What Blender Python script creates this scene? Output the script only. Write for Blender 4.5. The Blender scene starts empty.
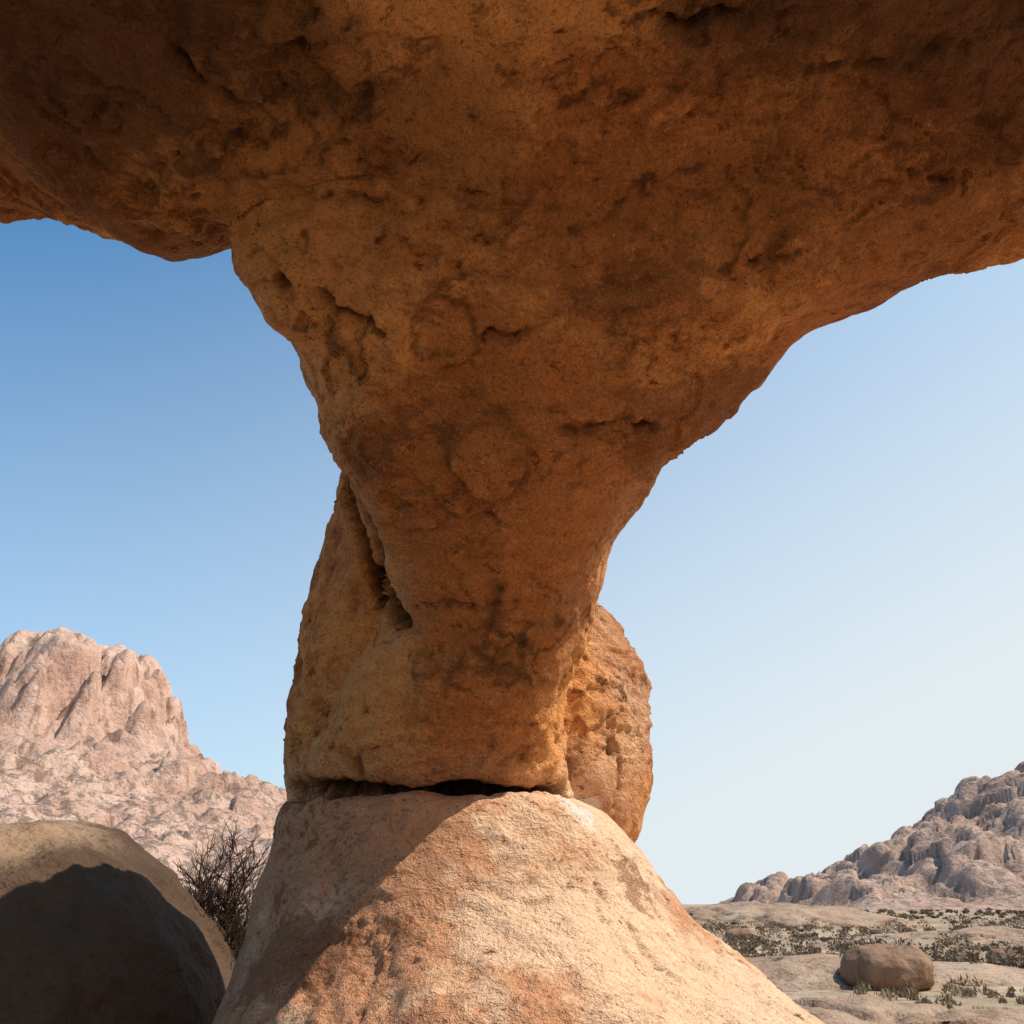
import bpy, math, random
import numpy as np
from mathutils import Vector
from mathutils.bvhtree import BVHTree
random.seed(7); rng=np.random.default_rng(7)
scene=bpy.context.scene
scene.view_settings.view_transform='Standard'; scene.view_settings.look='None'; scene.view_settings.exposure=0
FOC=804.0; PITCH=math.radians(26); EYE=Vector((0,0,1.6))
# ---- survey helper: bearing/elevation tangents measured from the viewpoint + ground distance -> world point
def W(u,v,Y):
    a=(u-512)/FOC; b=(512-v)/FOC
    t=Y/(math.cos(PITCH)-b*math.sin(PITCH))
    return Vector((a*t,Y,EYE.z+t*(math.sin(PITCH)+b*math.cos(PITCH))))
# ---------- numpy noise
def _h(ix,iy,iz,s):
    h=(ix.astype(np.int64)*374761393+iy.astype(np.int64)*668265263+iz.astype(np.int64)*2147483647+s*974634777)&0xffffffff
    h=((h^(h>>13))*1274126177)&0xffffffff
    h=((h^(h>>16))*2246822519)&0xffffffff
    return ((h^(h>>15))&0xffffff)/float(0xffffff)
def vn(P,s=0):
    i=np.floor(P); f=P-i; i=i.astype(np.int64); f=f*f*f*(f*(f*6-15)+10)
    r=0
    for dx in (0,1):
        wx=f[:,0] if dx else 1-f[:,0]
        for dy in (0,1):
            wy=f[:,1] if dy else 1-f[:,1]
            for dz in (0,1):
                wz=f[:,2] if dz else 1-f[:,2]
                r=r+wx*wy*wz*_h(i[:,0]+dx,i[:,1]+dy,i[:,2]+dz,s)
    return r*2-1
def fbm(P,o=4,s=0,g=.5):
    a=1;r=0;t=0
    for k in range(o):
        r=r+a*vn(P*(2.03**k)+k*17.3,s+k); t+=a; a*=g
    return r/t
def worley(P,s=0):
    i=np.floor(P).astype(np.int64); f1=np.full(len(P),9.); f2=f1.copy(); cid=np.zeros(len(P))
    zs=(-1,0,1) if np.ptp(P[:,2])>0 else (0,)
    for dx in (-1,0,1):
        for dy in (-1,0,1):
            for dz in zs:
                c=i+np.array([dx,dy,dz])
                q=np.stack([_h(c[:,0],c[:,1],c[:,2],s+k) for k in range(3)],1)+c
                if len(zs)==1: q[:,2]=P[:,2]
                d=np.sqrt(((q-P)**2).sum(1))
                n=d<f1
                f2=np.where(n,f1,np.minimum(f2,d)); cid=np.where(n,_h(c[:,0],c[:,1],c[:,2],s+9),cid); f1=np.where(n,d,f1)
    return f1,f2,cid
def sstep(a,b,x):
    t=np.clip((x-a)/(b-a),0,1); return t*t*(3-2*t)
def mkobj(name,verts,faces,mat=None,smooth=True):
    me=bpy.data.meshes.new(name)
    me.from_pydata([tuple(v) for v in verts],[],faces if isinstance(faces,list) else faces.tolist()); me.update()
    if smooth: me.polygons.foreach_set('use_smooth',[True]*len(me.polygons))
    o=bpy.data.objects.new(name,me); scene.collection.objects.link(o)
    if mat: me.materials.append(mat)
    return o
def getco(me):
    a=np.empty(len(me.vertices)*3,np.float32); me.vertices.foreach_get('co',a); return a.reshape(-1,3).astype(np.float64)
def getno(me):
    a=np.empty(len(me.vertices)*3,np.float32); me.vertices.foreach_get('normal',a); return a.reshape(-1,3).astype(np.float64)
def setco(me,c):
    me.vertices.foreach_set('co',c.astype(np.float32).ravel()); me.update()
def setattr4(me,name,*ch):
    a=me.color_attributes.new(name,'FLOAT_COLOR','POINT'); n=len(me.vertices)
    ch=list(ch)+[np.ones(n)]*(4-len(ch)); a.data.foreach_set('color',np.stack(ch,1).astype(np.float32).ravel())

# ---------- materials
class NT:
    def __init__(s,name):
        s.m=bpy.data.materials.new(name); s.m.use_nodes=True; s.t=s.m.node_tree; s.t.nodes.clear()
        s.out=s.n('ShaderNodeOutputMaterial'); s.b=s.n('ShaderNodeBsdfPrincipled'); s.l(s.b.outputs[0],s.out.inputs[0])
        s.b.inputs['Roughness'].default_value=.9; s.b.inputs['Specular IOR Level'].default_value=.1
        s.tc=s.n('ShaderNodeTexCoord')
    def n(s,t,**k):
        x=s.t.nodes.new(t)
        for a,b in k.items(): setattr(x,a,b)
        return x
    def l(s,a,b): s.t.links.new(a,b)
    def map(s,scale=(1,1,1),rot=(0,0,0),src=None):
        m=s.n('ShaderNodeMapping'); m.inputs['Scale'].default_value=scale; m.inputs['Rotation'].default_value=rot
        s.l(src or s.tc.outputs['Object'],m.inputs[0]); return m.outputs[0]
    def attr(s,name):
        a=s.n('ShaderNodeAttribute'); a.attribute_name=name; p=s.n('ShaderNodeSeparateColor'); s.l(a.outputs['Color'],p.inputs[0])
        return p.outputs[0],p.outputs[1],p.outputs[2],a.outputs['Alpha']
    def noise(s,scale,detail=4,rough=.5,vec=None,dist=0):
        n=s.n('ShaderNodeTexNoise'); n.inputs['Scale'].default_value=scale; n.inputs['Detail'].default_value=detail
        n.inputs['Roughness'].default_value=rough; n.inputs['Distortion'].default_value=dist
        s.l(vec or s.tc.outputs['Object'],n.inputs['Vector']); return n.outputs['Fac']
    def ramp(s,f,a,b):
        r=s.n('ShaderNodeMapRange',interpolation_type='SMOOTHSTEP'); r.inputs[1].default_value=a; r.inputs[2].default_value=b
        s.l(f,r.inputs[0]); return r.outputs[0]
    def math(s,op,a,b=None):
        m=s.n('ShaderNodeMath',operation=op)
        for i,x in enumerate((a,b)):
            if x is None: continue
            if isinstance(x,(int,float)): m.inputs[i].default_value=x
            else: s.l(x,m.inputs[i])
        return m.outputs[0]
    def mix(s,f,a,b,mode='MIX'):
        m=s.n('ShaderNodeMix',data_type='RGBA',blend_type=mode)
        for i,x in ((0,f),(6,a),(7,b)):
            if isinstance(x,(int,float)): m.inputs[i].default_value=x
            elif isinstance(x,tuple): m.inputs[i].default_value=(*x,1)
            else: s.l(x,m.inputs[i])
        return m.outputs[2]
    def bump(s,terms):
        h=None
        for f,d in terms:
            x=s.math('MULTIPLY',f,d); h=x if h is None else s.math('ADD',h,x)
        b=s.n('ShaderNodeBump'); b.inputs['Distance'].default_value=1; b.inputs['Strength'].default_value=1
        s.l(h,b.inputs['Height']); s.l(b.outputs[0],s.b.inputs['Normal'])
def arch_material():
    s=NT('granite_arch')
    up,orv,wea_shade,fringe=s.attr('w1'); crk,mid,dark,flk=s.attr('w2')
    mv=s.map((1.0,1.2,1.6),(.35,.2,.3)); fl=s.noise(5.5,5,.74,mv,.3)
    g=s.noise(34,3,.8)
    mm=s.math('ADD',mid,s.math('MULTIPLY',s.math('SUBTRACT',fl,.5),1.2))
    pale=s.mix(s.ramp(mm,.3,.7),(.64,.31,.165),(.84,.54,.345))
    ov=s.math('ADD',orv,s.math('MULTIPLY',s.math('SUBTRACT',fl,.5),.9))
    oran=s.mix(s.ramp(ov,.32,.62),(.55,.195,.058),(.90,.38,.12))
    c=s.mix(up,pale,oran)
    wv=s.math('ADD',wea_shade,s.math('MULTIPLY',s.math('SUBTRACT',fl,.5),1.5))
    c=s.mix(s.math('MULTIPLY',s.ramp(wv,.44,.62),.68),c,(.24,.086,.034))  # one dark tint for both weathering and painted shade
    c=s.mix(s.math('MULTIPLY',s.ramp(s.math('ADD',fringe,s.math('MULTIPLY',s.math('SUBTRACT',g,.5),1.5)),.4,.7),.65),c,(.85,.76,.67))
    c=s.mix(s.ramp(g,.30,.49),s.mix(.58,c,(.12,.04,.015)),c)
    c=s.mix(s.math('MULTIPLY',s.ramp(g,.56,.72),.35),c,(.90,.63,.42))
    pit=s.ramp(fl,.28,.38); c=s.mix(pit,s.mix(.6,c,(.09,.035,.015)),c)
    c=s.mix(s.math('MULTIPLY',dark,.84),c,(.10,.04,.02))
    c=s.mix(s.math('MULTIPLY',flk,.75),c,(.07,.03,.015))
    c=s.mix(crk,c,(.025,.012,.007))
    s.l(c,s.b.inputs['Base Color'])
    amp=s.math('ADD',s.math('MULTIPLY',up,.06),.09)
    s.bump([(fl,amp),(pit,.035),(g,.022)]); return s.m
def rock_material(name,c0,c1,sc,veg=0,bumpd=.2,vegcol=(.17,.12,.085),crack=.5,flank_shade=False):
    s=NT(name); n1=s.noise(.5*sc,4,.65,dist=.5)
    c=s.mix(s.ramp(n1,.35,.65),c0,c1)
    mv=s.map((1,1,.15)); st=s.noise(1.6*sc,4,.6,mv)
    c=s.mix(s.math('MULTIPLY',s.ramp(st,.52,.66),crack),c,tuple(x*.4 for x in c0))
    g=s.noise(9*sc,4,.75); c=s.mix(s.ramp(g,.32,.5),s.mix(.45,c,(.08,.05,.035)),c)
    if flank_shade:
        v=s.attr('flank_shade')[0]; c=s.mix(s.math('MULTIPLY',s.ramp(s.math('ADD',v,s.math('MULTIPLY',s.math('SUBTRACT',g,.5),.8)),.3,.7),.85),c,(.065,.035,.022))  # shade painted into the boulder colour as a dark tint
    if veg:
        n=s.n('ShaderNodeNewGeometry'); sp=s.n('ShaderNodeSeparateXYZ'); s.l(n.outputs['Normal'],sp.inputs[0])
        p=s.n('ShaderNodeSeparateXYZ'); s.l(s.tc.outputs['Object'],p.inputs[0])
        m=s.math('MULTIPLY',s.ramp(s.noise(3.6*sc,5,.8),.5,.56),s.ramp(sp.outputs[2],.5,.8))
        m=s.math('MULTIPLY',m,s.math('SUBTRACT',1,s.ramp(p.outputs[2],veg*.8,veg*1.1)))
        c=s.mix(s.math('MULTIPLY',m,.8),c,vegcol)
    s.l(c,s.b.inputs['Base Color'])
    s.bump([(s.noise(1.5*sc,6,.65),bumpd),(g,bumpd*.12)]); return s.m

# ---------- rock arch
NR=56
def ring(L,R,dn,df,cdir=None):
    M=(L+R)/2; d=cdir or (EYE-M).normalized()
    C=d*dn; B=-d*df; H=L-M; out=[]
    for k in range(NR):
        th=2*math.pi*k/NR; c,s_=math.cos(th),math.sin(th)
        out.append(M+H*c+(C if s_>0 else B)*abs(s_))
    return np.array([tuple(p) for p in out])
def loft(rings,sub=6):
    R=[rings[0]]+rings+[rings[-1]]; out=[]
    for i in range(1,len(R)-2):
        for k in range(sub):
            t=k/sub; p0,p1,p2,p3=R[i-1],R[i],R[i+1],R[i+2]
            out.append(.5*(2*p1+(p2-p0)*t+(2*p0-5*p1+4*p2-p3)*t*t+(3*p1-p0-3*p2+p3)*t**3))
    out.append(R[-2]); V=np.concatenate(out); n=len(out); F=[]
    for i in range(n-1):
        for k in range(NR):
            k2=(k+1)%NR; F.append((i*NR+k,i*NR+k2,(i+1)*NR+k2,(i+1)*NR+k))
    a=len(V); V=np.vstack([V,out[0].mean(0),out[-1].mean(0)])
    for k in range(NR):
        k2=(k+1)%NR; F.append((a,k2,k)); F.append((a+1,(n-1)*NR+k,(n-1)*NR+k2))
    return V,F
parts=[]
def RR(v,l,r,Y,dn,df): return ring(W(l,v,Y),W(r,v,Y),dn,df)
neck=[RR(812,318,574,8.2,.7,1.0),RR(790,304,566,8.1,.85,1.1),RR(740,322,558,7.9,.98,1.2),RR(680,350,572,7.6,.98,1.2),RR(620,386,597,7.2,.85,1.2),
 RR(560,378,612,6.8,.8,1.2),RR(510,362,638,6.4,.8,1.2),RR(455,345,672,6.0,.8,1.2),RR(390,314,738,5.6,.85,1.3),RR(350,296,782,5.3,.88,1.3),
 RR(310,273,860,5.0,.9,1.3),RR(265,250,955,4.7,.85,1.4),RR(200,232,1110,4.3,.75,1.6),RR(120,180,1290,3.8,.6,1.7),RR(0,60,1500,2.9,.5,1.8)]
def OH(y,l,r,z,dn): return ring(Vector((l,y,z)),Vector((r,y,z)),dn,1.6,cdir=Vector((0,0,-1)))
neck+=[OH(.6,-3.5,5.5,6.6,.5),OH(-2,-4,5.5,6.8,.4)]
parts.append(loft(neck))
parts.append(loft([RR(812,296,440,8.6,.7,1),RR(780,289,450,8.6,.9,1),RR(720,291,450,8.5,1.0,1),RR(640,302,480,8.15,1.08,1),RR(590,313,490,7.85,1.06,1),RR(545,325,490,7.55,1.0,1),RR(505,336,480,7.2,.88,1),RR(475,342,460,6.95,.7,.8),RR(458,350,430,6.85,.4,.5)]))
parts.append(loft([RR(594,575,596,9.3,.2,.4),RR(604,530,608,9.3,.45,.8),RR(632,510,628,9.3,.7,1),RR(680,500,643,9.3,.85,1),RR(730,500,649,9.3,.9,1),RR(780,505,649,9.3,.85,1),RR(815,525,641,9.3,.7,.9),RR(840,560,628,9.3,.4,.6)]))
ped=[RR(799,300,530,8.4,1.1,1.2),RR(805,288,572,8.4,1.4,1.3),RR(822,284,606,8.4,1.5,1.4),RR(850,280,636,8.4,1.6,1.6),RR(900,262,666,8.4,1.8,1.9),RR(950,245,714,8.4,2.1,2.1),RR(1024,220,810,8.4,2.6,2.4)]
ped+=[ring(Vector((-2.75,8.4,.3)),Vector((3.1,8.4,.3)),3.1,2.9,cdir=Vector((0,-1,0))),ring(Vector((-3.1,8.4,-.5)),Vector((3.8,8.4,-.5)),3.8,3.2,cdir=Vector((0,-1,0)))]
parts.append(loft(ped))
def slabsec(x,yE,zE,h=1.2,near=-4.5):
    a=(yE-near)/1.95; yc=near+a; zc=zE+.72*h; o=[]
    for k in range(NR):
        th=2*math.pi*k/NR; c,s_=math.cos(th),math.sin(th)
        o.append((x,yc+a*math.copysign(abs(c)**.5,c),zc+h*math.copysign(abs(s_)**.5,s_)))
    return np.array(o)
parts.append(loft([slabsec(-9,5.0,7.0),slabsec(-6,4.95,6.8),slabsec(-4.5,4.9,6.68),slabsec(-3.8,4.9,6.66),slabsec(-3.3,4.92,6.45),slabsec(-2.8,4.9,6.22),slabsec(-2.15,4.8,6.2),
  slabsec(-1.2,4.5,6.15),slabsec(1,4.1,6.2),slabsec(3,3.6,6.5),slabsec(5,3.4,6.8),slabsec(7.5,3.2,7.0)],4))
V=[];F=[];off=0
for v,f in parts:
    V.append(v); F+= [tuple(i+off for i in q) for q in f]; off+=len(v)
tmp=mkobj('tmp',np.vstack(V),F)
m=tmp.modifiers.new('r','REMESH'); m.mode='VOXEL'; m.voxel_size=.031
m=tmp.modifiers.new('s','SMOOTH'); m.factor=.5; m.iterations=4
dg=bpy.context.evaluated_depsgraph_get()
me=bpy.data.meshes.new_from_object(tmp.evaluated_get(dg)); bpy.data.objects.remove(tmp)
bvh=BVHTree.FromPolygons([v.co[:] for v in me.vertices],[p.vertices[:] for p in me.polygons])
co=getco(me); no=getno(me); z=co[:,2]
side=sstep(.3,.9,np.abs(no[:,0]))*sstep(7.5,6,co[:,1])*sstep(5.9,5.6,z)
calm=.62+.38*sstep(2.4,3.4,z)*(1-.8*side)
d=.16*fbm(co*.7,2,3)+.08*fbm(co*1.9+5,3,11)*(.5+.5*calm)
wp=co+.35*np.stack([fbm(co*1.5,4,201,.6),fbm(co*1.5,4,205,.6),fbm(co*1.5,4,209,.6)],1)
# exfoliation plates: cells at slightly different depths with broken edges, only in places
def plates(sc,s,amp,ms):
    f1,f2,cid=worley(wp*np.array([1,1,1.4])*sc,s); msk=sstep(.0,.12,fbm(co*.6*sc+4,3,s+11)+ms)
    lev=np.where(cid>.55,(cid-.55)*2.2,0); e=f2-f1
    line=(cid>.55)*msk*np.exp(-(e/(.045*sc))**2)*sstep(.1,.4,fbm(co*1.7+s,2,s+17)+.25)
    return amp*lev*msk*sstep(0,.05,e)*(1-.7*sstep(.1,.8,f1)), line
p1,l1=plates(1.0,301,.14,.02); p2,l2=plates(2.3,331,.06,.08)
d-=(p1+p2)*calm
q=fbm(wp*np.array([.9,1.1,1.8])+9,3,21)*4
fr=q-np.floor(q); m2=sstep(-.05,.3,fbm(co*.8+14,2,321))
d+=.045*m2*((np.floor(q)+sstep(0,.06,fr))-q)*calm
d+=.022*fbm(co*6,3,41,.65)*calm
def hitpt(u,v):
    h=bvh.ray_cast(EYE,(W(u,v,1.0)-EYE).normalized()); return np.array(h[0]) if h[0] else None
def blob(u,v,r,s=0):
    c=hitpt(u,v); return np.exp(-((np.linalg.norm(co-c,axis=1)+.25*fbm(co*1.6,3,s+500))/r)**4)
# rounded knob with a broken rim
kc=hitpt(492,452); rr=np.linalg.norm((co-kc)*np.array([1,1,.85]),axis=1)+.15*fbm(co*2.3,3,71); d+=.13*(1-sstep(.27,.30,rr)); lk=np.exp(-((rr-.31)/.022)**2)*sstep(-.2,.2,fbm(co*2.2,2,77))
co2=co+no*d[:,None]; crk=np.zeros(len(co))
cracks=[([(290,272),(308,290),(330,295),(352,314),(385,322)],.035,.12),([(474,336),(490,328),(512,329),(536,340)],.035,.10),([(540,416),(560,430),(590,432),(622,418),(650,416)],.035,.12),
 ([(808,80),(840,72),(870,72),(920,62),(965,60)],.04,.13),([(455,480),(475,500),(495,514)],.03,.08),
 ([(182,62),(194,80),(200,92),(232,112)],.035,.12),([(612,812),(622,770),(618,745)],.05,.12),([(160,232),(176,240),(190,262)],.04,.08),
 ([(320,195),(350,190),(380,194),(430,196)],.03,.08),([(700,240),(740,252),(765,244),(790,246)],.03,.08),([(366,760),(362,790)],.05,.12),
 ([(430,598),(480,606),(525,604)],.03,.05),([(640,12),(665,26),(700,26),(760,16)],.04,.12),([(560,110),(610,122),(640,112)],.03,.07),([(880,180),(920,172),(960,182)],.03,.07),
 ([(470,880),(520,900),(560,896)],.03,.05),([(420,960),(480,972),(530,990)],.03,.06),([(600,880),(640,930),(690,975)],.03,.05)]
def carve(idx,k,dep):
    crk[idx]=np.maximum(crk[idx],k*min(1,dep*5))
    old=((d[idx][:,None]*no[idx]-(co2[idx]-co[idx]))*no[idx]).sum(1)
    co2[idx]=co[idx]+no[idx]*(d[idx]-np.maximum(k*dep,old))[:,None]
for pts,w,dep in cracks:
    P=[hitpt(*p) for p in pts]; P=[p for p in P if p is not None]
    for a,b in zip(P[:-1],P[1:]):
        if np.linalg.norm(b-a)>2.5: continue
        lo=np.minimum(a,b)-.4; hi=np.maximum(a,b)+.4
        idx=np.where(((co>lo)&(co<hi)).all(1))[0]; q=co[idx]
        q=q+.13*np.stack([fbm(q*4,3,51,.65),fbm(q*4,3,54,.65),fbm(q*4,3,57,.65)],1)
        ab=b-a; t=np.clip(((q-a)@ab)/(ab@ab),0,1); dd=np.linalg.norm(q-(a+t[:,None]*ab),axis=1)
        carve(idx,np.exp(-(dd/w)**2)*np.clip(.8+.6*vn(q*3,57),0,1.1),dep)
# the two deep joints follow the surface closely
for pts,w,dep,offs in [([(342,466),(350,490),(362,520),(374,552),(386,588),(396,610),(406,626)],.055,.22,(-5,0,4)),
                  ([(296,789),(360,791),(400,792),(470,793),(556,797)],.085,.34,(0,))]:
    S=[]
    for (u0,v0),(u1,v1) in zip(pts[:-1],pts[1:]):
        n_=max(2,int(math.hypot(u1-u0,v1-v0)/3))
        for k in range(n_):
            for o_ in offs:
                h=hitpt(u0+(u1-u0)*k/n_+o_+2.5*math.sin(k*1.7+v0),v0+(v1-v0)*k/n_+1.5*math.sin(k*.9+u0))
                if h is not None: S.append(h)
    S=np.array(S); idx=np.where(((co>S.min(0)-.3)&(co<S.max(0)+.3)).all(1))[0]; q=co[idx]; dd=np.full(len(idx),9.)
    for p in S: dd=np.minimum(dd,((q-p)**2).sum(1))
    carve(idx,np.exp(-dd/(w*(1+.35*vn(q*2.5,61)))**2),dep)
setco(me,co2)
bul=sstep(.7,1.0,co[:,0])*sstep(8.0,8.4,co[:,1])*sstep(1.9,2.2,z)
up=sstep(2.35,3.3,z+.5*fbm(co*.7,3,401))*(1-.40*side)*(1-bul)+bul*(.6+.3*fbm(co*.9,2,405))
orv=.5+.9*fbm(co*.5,4,411)-.25*bul; wea_shade=(.5+.9*fbm(co*np.array([.7,.7,1.0])+3,5,421,.6)-.12+.10*sstep(5,2.5,co[:,1]))-.3*(1-sstep(2.2,3.0,z))*sstep(-.9,.0,co[:,0]+.5*(z-1.5))  # weathering, plus shade painted on the overhead rock and the base's left flank
wea_shade+=.22*blob(650,285,.62,1)+.16*blob(480,660,.6,2)-.25*blob(450,255,.8,3)-.22*blob(600,190,.5,4)-.25*blob(800,310,.55,5)-.2*blob(540,380,.45,6)-.15*bul-.14*side*sstep(.3,-.3,co[:,0])  # ceiling and neck: shadow patches painted dark, lit patches painted lighter
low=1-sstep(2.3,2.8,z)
mid=.5+.9*fbm(co*1.4,4,431)+low*(.28*sstep(-.2,1.3,co[:,0])-.25*sstep(-.4,-1.3,co[:,0]))  # light painted in: base rock paler on its sunlit right, darker on its left
fringe=np.exp(-((z-2.45-.15*fbm(co*2,2,441))/.18)**2)*sstep(-.05,.25,fbm(co*1.6,3,443))*sstep(-.2,.9,co[:,0])*(1-.7*bul)
fringe=np.maximum(fringe,.75*blob(572,815,.26,11)+.6*blob(604,850,.16,12))
dark=np.clip(.88*sstep(5.0,2.7,co[:,1])*sstep(-.08,.34,fbm(co*.5+7,4,451)+.04+.1*np.abs(co[:,0]-.9)*.7),0,1)*sstep(4,5,z)  # overhead dimness painted into the ceiling colour, in noisy patches
flk=np.clip(np.maximum(np.maximum(l1,l2*.8)*calm,lk*.8),0,1)*(.45+.55*sstep(2.3,3.2,z))
setattr4(me,'w1',np.clip(up,0,1),orv,wea_shade,fringe); setattr4(me,'w2',np.clip(crk,0,1),mid,dark,flk)
me.polygons.foreach_set('use_smooth',[True]*len(me.polygons))
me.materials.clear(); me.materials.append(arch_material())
arch=bpy.data.objects.new('rock_arch',me); scene.collection.objects.link(arch)
NV=len(me.vertices)

# ---------- boulders
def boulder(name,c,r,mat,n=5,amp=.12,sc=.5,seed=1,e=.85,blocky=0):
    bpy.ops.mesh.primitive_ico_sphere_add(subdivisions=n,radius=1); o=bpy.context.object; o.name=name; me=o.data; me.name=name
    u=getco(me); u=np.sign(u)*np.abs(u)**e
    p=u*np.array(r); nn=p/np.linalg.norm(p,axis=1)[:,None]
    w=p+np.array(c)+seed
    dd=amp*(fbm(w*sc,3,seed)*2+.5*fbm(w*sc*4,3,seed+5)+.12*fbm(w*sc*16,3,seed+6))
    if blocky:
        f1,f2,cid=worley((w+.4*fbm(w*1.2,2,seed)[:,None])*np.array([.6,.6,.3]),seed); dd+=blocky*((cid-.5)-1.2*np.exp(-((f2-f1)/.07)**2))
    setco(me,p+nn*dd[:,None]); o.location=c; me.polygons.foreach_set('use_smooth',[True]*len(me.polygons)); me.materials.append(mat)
    q=p+np.array(c); setattr4(me,'flank_shade',np.clip(.5*sstep(2.2,1.3,q[:,2])+.7*sstep(-.6,1.2,p[:,0])+.5*fbm(q*.8,3,seed+9)-.1,0,1)); return o  # painted shade mask: low parts and right flank, broken up by noise
bm_=rock_material('granite_boulder',(.32,.19,.11),(.42,.265,.165),1.2,bumpd=.22,flank_shade=True)
boulder('granite_boulder',(-5.55,9.5,0),(2.70,2.7,2.4),bm_,7,.15,.55,3,.95)
rm=rock_material('red_boulder_rock',(.25,.14,.085),(.34,.2,.125),2,bumpd=.1)
boulder('granite_boulder',(8.1,20,.3),(.9,.8,.48),rm,5,.10,1.3,8)
for i,(x,y,s_) in enumerate([(15,28,.4),(11.5,46,.6)]):
    boulder('granite_boulder',(x,y,s_*.3),(s_*1.3,s_,s_*.6),rm,4,.09,1.3,40+i)
sm=rock_material('slab_rock',(.35,.22,.145),(.45,.31,.215),.9,bumpd=.25)
boulder('granite_slab',(7.8,22.5,-.7),(6,3.5,1.1),sm,6,.15,.4,5,.8,.16)
boulder('granite_slab',(5.6,13.4,-.75),(3.4,2.2,1.05),sm,6,.12,.5,15,.8,.14)
boulder('granite_slab',(13.6,17,-.6),(3.6,2.2,1.0),sm,6,.12,.5,25,.8,.14)
boulder('granite_slab',(20,38,-.8),(9,4,1.3),sm,6,.2,.3,35,.8,.2)
boulder('granite_outcrop',(22,75,-1.5),(14,9,3.0),sm,6,.5,.1,25,1,.3)

# ---------- ground
def ground():
    n=420; t=np.linspace(-1,1,n); g=np.sinh(t*6.6)/np.sinh(6.6)*9000
    X,Y=np.meshgrid(g,g+12,indexing='ij'); P=np.stack([X.ravel(),Y.ravel(),np.zeros(n*n)],1)
    r=np.hypot(P[:,0],P[:,1]); z=.12*fbm(P*.25,4,61)+.03*fbm(P*1.3,3,66)+.5*fbm(P*.02,3,71)*sstep(20,120,r)
    z*=1-sstep(500,3000,r)*.7; z-=.02; P[:,2]=z
    i=np.arange(n-1); I,J=np.meshgrid(i,i,indexing='ij'); a=(I*n+J).ravel(); Fq=np.stack([a,a+n,a+n+1,a+1],1)
    s=NT('sandy_ground'); n2=s.noise(.035,5,.75)
    c=s.mix(s.ramp(s.noise(.12,5,.65),.4,.6),(.39,.265,.175),(.51,.37,.25))
    c=s.mix(s.math('MULTIPLY',s.ramp(n2,.46,.58),.65),c,(.28,.195,.12))
    c=s.mix(s.math('MULTIPLY',s.ramp(s.noise(1.8,4,.75),.50,.62),.7),c,(.17,.115,.075))
    s.l(c,s.b.inputs['Base Color']); s.bump([(s.noise(3,6,.7),.08)])
    return mkobj('ground',P,Fq,s.m), P
ground()
def gridmesh(name,x0,x1,y0,y1,step,hf,mat):
    xs=np.arange(x0,x1,step); ys=np.arange(y0,y1,step); X,Y=np.meshgrid(xs,ys,indexing='ij'); nx,ny=X.shape
    P=np.stack([X.ravel(),Y.ravel(),np.zeros(nx*ny)],1); P=hf(P)
    I,J=np.meshgrid(np.arange(nx-1),np.arange(ny-1),indexing='ij'); a=(I*ny+J).ravel()
    return mkobj(name,P,np.stack([a,a+ny,a+ny+1,a+1],1),mat)
def hf_m(P):
    cx,cy=-337,620
    r=np.hypot(P[:,0]-cx,(P[:,1]-cy)*.9)
    P2=P.copy(); Wp=P+10*np.stack([fbm(P*.03,3,84),fbm(P*.03,3,87),0*P[:,0]],1)
    flute=np.abs(vn(Wp*.028,81))**.7*24+np.abs(vn(Wp*.07,83))**.7*15+np.abs(vn(Wp*.16,83))*6
    rr=np.maximum(r-flute*sstep(8,45,r)+14+6*fbm(P*.012,2,87),0)
    h=np.interp(rr,[0,12,28,45,60,76,90,108,135,190,260,340,430,520],[190,188,182,167,144,118,99,88,76,54,33,14,2,-6])
    ap=sstep(92,125,rr)*(1-sstep(380,470,rr))
    f1,f2,cid=worley(Wp*.028,91); h+=ap*(13*np.sqrt(np.clip(1-f1*f1,0,1))*(.3+cid)-6)
    f1,f2,cid=worley(Wp*.07,93); h+=(ap*.8+.1)*(6*np.sqrt(np.clip(1-f1*f1,0,1))*(.2+cid)-3)
    h+=2.0*fbm(P*.08,4,95)*(.3+ap)
    h-=30*sstep(380,450,r)
    P2[:,2]=h; return P2
mm=rock_material('mountain_granite',(.48,.28,.205),(.61,.405,.31),.05,veg=90,bumpd=5,crack=.85)
gridmesh('granite_mountain',-860,120,190,760,1.8,hf_m,mm)
def hf_h(P):
    x=P[:,0]+10*fbm(P*.03,3,101)-17; y=P[:,1]
    h=np.interp(x,[66,76,84,92,112,118,146,160,176,190,260,360,460],[-3,0,6,8,9,17,29,39,47,51,64,50,-4])
    h=h*np.clip(1-((y-330)/95)**2,-.3,1)
    a=sstep(0,6,h)
    Wp=P+4*np.stack([fbm(P*.08,3,114),fbm(P*.08,3,117),0*P[:,0]],1)
    f1,f2,cid=worley(Wp*.055,103); h+=a*(9*np.sqrt(np.clip(1-f1*f1,0,1))*(.1+cid)-4)
    f1,f2,cid=worley(Wp*.15,105); h+=a*(3.5*np.sqrt(np.clip(1-f1*f1,0,1))*(.1+cid)-2)
    h+=2.5*fbm(P*.12,5,107)*a
    P2=P.copy(); P2[:,2]=h; return P2
hm=rock_material('hill_granite',(.41,.25,.185),(.53,.35,.265),.12,veg=60,bumpd=1.8)
gridmesh('rocky_hill',60,470,230,430,.9,hf_h,hm)

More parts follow.
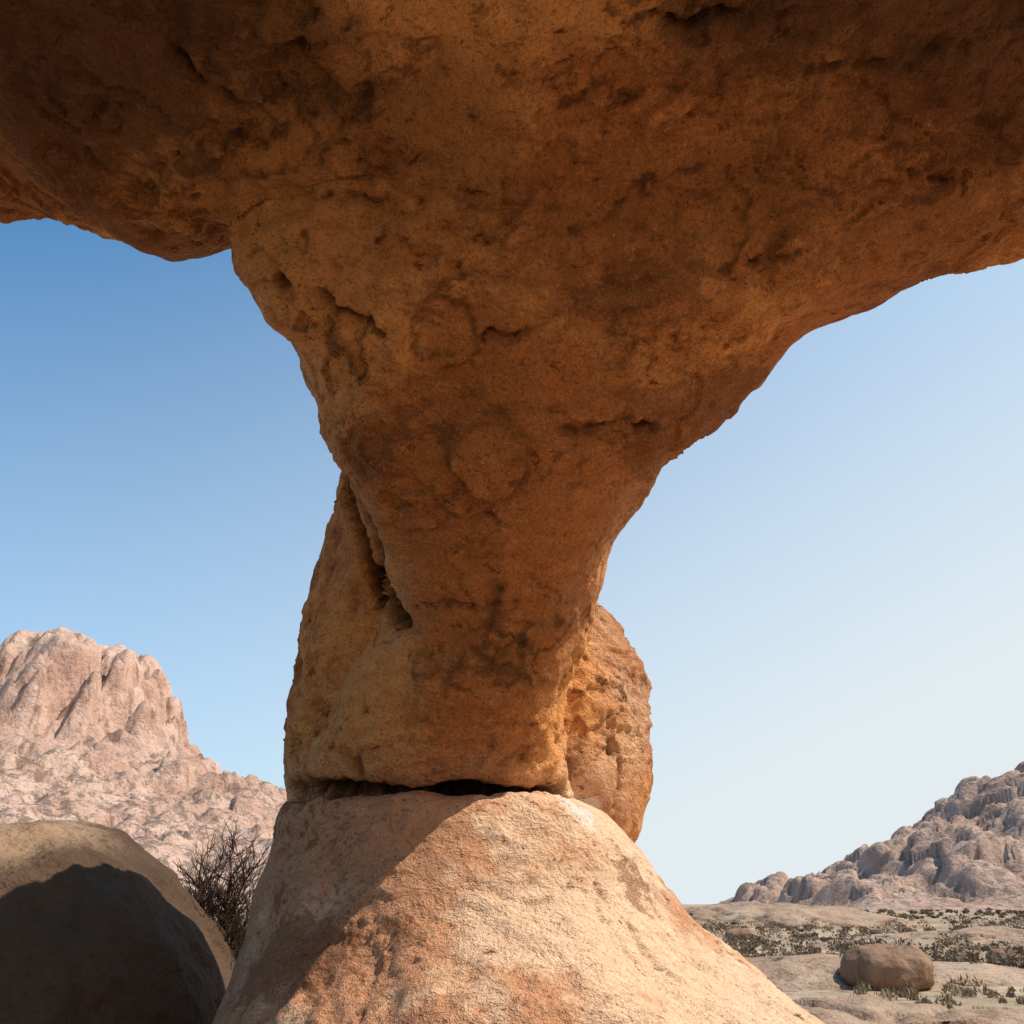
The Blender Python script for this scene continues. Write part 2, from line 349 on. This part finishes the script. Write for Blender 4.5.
# ---------- scrub on the plain
def leafmat(name,c0,c1):
    s=NT(name); c=s.mix(s.noise(1.5,2),c0,c1); s.l(c,s.b.inputs['Base Color']); return s.m
def scatter(name,N,yr,xr,size,nq,mat,leaf,tall=.6,up=0):
    V=[];F=[]
    for k in range(N):
        y=yr[0]*(yr[1]/yr[0])**rng.random(); x=y*(xr[0]+(xr[1]-xr[0])*rng.random())
        s=size*(.35+rng.random()**2*1.1); u=rng.normal(size=(nq,3)); u/=np.linalg.norm(u,axis=1)[:,None]; u*=(.4+.6*rng.random((nq,1)))
        c=u*np.array([s*.7,s*.7,s*tall*.6])*(.7+.5*rng.random((nq,1)))+np.array([x,y,s*tall*.4])
        a=rng.normal(size=(nq,3))*leaf*max(1,y/60); b=rng.normal(size=(nq,3))*leaf*max(1,y/60); a[:,2]+=up*leaf
        o=len(V)
        V.extend(np.stack([c+a,c+b,c-a*.7-b*.5],1).reshape(-1,3).tolist()); F.extend([(o+3*i,o+3*i+1,o+3*i+2) for i in range(nq)])
    return mkobj(name,V,F,mat,False)
scatter('scrub_bushes',800,(24,320),(.16,.85),.9,110,leafmat('scrub_leaves',(.12,.085,.055),(.24,.17,.115)),.042)
scatter('dry_grass',520,(13,90),(.22,.8),.24,60,leafmat('dry_grass_blades',(.24,.165,.10),(.36,.26,.165)),.018,.6,3)

# ---------- bare bush
def bare_bush(name,base,h,seed):
    r=random.Random(seed); cu=bpy.data.curves.new(name,'CURVE'); cu.dimensions='3D'; cu.bevel_depth=1; cu.bevel_resolution=0; cu.resolution_u=1
    def br(p,d,L,rad,lev):
        n=5; pts=[p.copy()]; q=p.copy(); dd=d.copy()
        for i in range(n):
            dd=(dd+Vector((r.gauss(0,.2),r.gauss(0,.2),r.gauss(.05,.13)))).normalized(); q=q+dd*L/n; pts.append(q.copy())
            if lev<4 and (i>0 or lev>1):
                for _ in range(2):
                    nd=(dd+Vector((r.gauss(0,.6),r.gauss(0,.6),r.gauss(.15,.4)))).normalized()
                    if r.random()<.92: br(q,nd,L*r.uniform(.4,.65),rad*.62,lev+1)
        sp=cu.splines.new('POLY'); sp.points.add(n)
        for i,x in enumerate(pts): sp.points[i].co=(*x,1); sp.points[i].radius=rad*(1-.6*i/n)
    for k in range(18):
        a=r.uniform(0,6.28); br(Vector(base),Vector((math.cos(a)*.7,math.sin(a)*.7,1)).normalized(),h*r.uniform(.55,.85),.022,1)
    o=bpy.data.objects.new(name,cu); scene.collection.objects.link(o)
    s=NT('twigs'); s.b.inputs['Base Color'].default_value=(.07,.042,.03,1); cu.materials.append(s.m)
    dg=bpy.context.evaluated_depsgraph_get(); me=bpy.data.meshes.new_from_object(o.evaluated_get(dg)); bpy.data.objects.remove(o)
    o=bpy.data.objects.new(name,me); scene.collection.objects.link(o); return o
bare_bush('bare_bush',(-3.95,11.4,-.05),1.75,4)

# ---------- light
EL=math.radians(54); AZ=math.radians(97)   # clockwise from +Y
sd=Vector((math.sin(AZ)*math.cos(EL),math.cos(AZ)*math.cos(EL),math.sin(EL)))
sl=bpy.data.lights.new('sun','SUN'); sl.energy=5; sl.angle=math.radians(.5); sl.color=(1,.93,.82)
so=bpy.data.objects.new('sun',sl); so.rotation_euler=(-sd).to_track_quat('-Z','Y').to_euler(); so.location=(20,-20,40); scene.collection.objects.link(so)
w=bpy.data.worlds.new('World'); scene.world=w; w.use_nodes=True; nt=w.node_tree
sky=nt.nodes.new('ShaderNodeTexSky'); sky.sky_type='NISHITA'; sky.sun_disc=False; sky.sun_elevation=EL; sky.sun_rotation=AZ
sky.air_density=1.0; sky.dust_density=2; sky.ozone_density=1.5; sky.altitude=800
# desert haze: the sky whitens towards the horizon and towards the sun's side
tc=nt.nodes.new('ShaderNodeTexCoord'); dp=nt.nodes.new('ShaderNodeVectorMath'); dp.operation='DOT_PRODUCT'; dp.inputs[1].default_value=(-.44,0,1.0)
nt.links.new(tc.outputs['Generated'],dp.inputs[0])
mr=nt.nodes.new('ShaderNodeMapRange'); mr.inputs[1].default_value=.95; mr.inputs[2].default_value=.0
nt.links.new(dp.outputs['Value'],mr.inputs[0])
pw=nt.nodes.new('ShaderNodeMath'); pw.operation='POWER'; pw.inputs[1].default_value=1.0; nt.links.new(mr.outputs[0],pw.inputs[0])
tint=nt.nodes.new('ShaderNodeMix'); tint.data_type='RGBA'; tint.blend_type='MULTIPLY'; tint.inputs[0].default_value=1; tint.inputs[7].default_value=(.15,1.2,1.65,1)
nt.links.new(sky.outputs[0],tint.inputs[6])
mx=nt.nodes.new('ShaderNodeMix'); mx.data_type='RGBA'; nt.links.new(pw.outputs[0],mx.inputs[0]); nt.links.new(tint.outputs[2],mx.inputs[6]); mx.inputs[7].default_value=(6.4,7.05,7.3,1)
bg=nt.nodes['Background']; bg.inputs[1].default_value=.12; nt.links.new(mx.outputs[2],bg.inputs[0])
# ---------- camera
cam=bpy.data.cameras.new('camera'); cam.sensor_width=36; cam.lens=36*FOC/1024; cam.clip_end=30000; cam.clip_start=.05
co_=bpy.data.objects.new('camera',cam); co_.location=EYE; co_.rotation_euler=(math.pi/2+PITCH,0,0); scene.collection.objects.link(co_); scene.camera=co_
print('ARCHVERTS',NV)
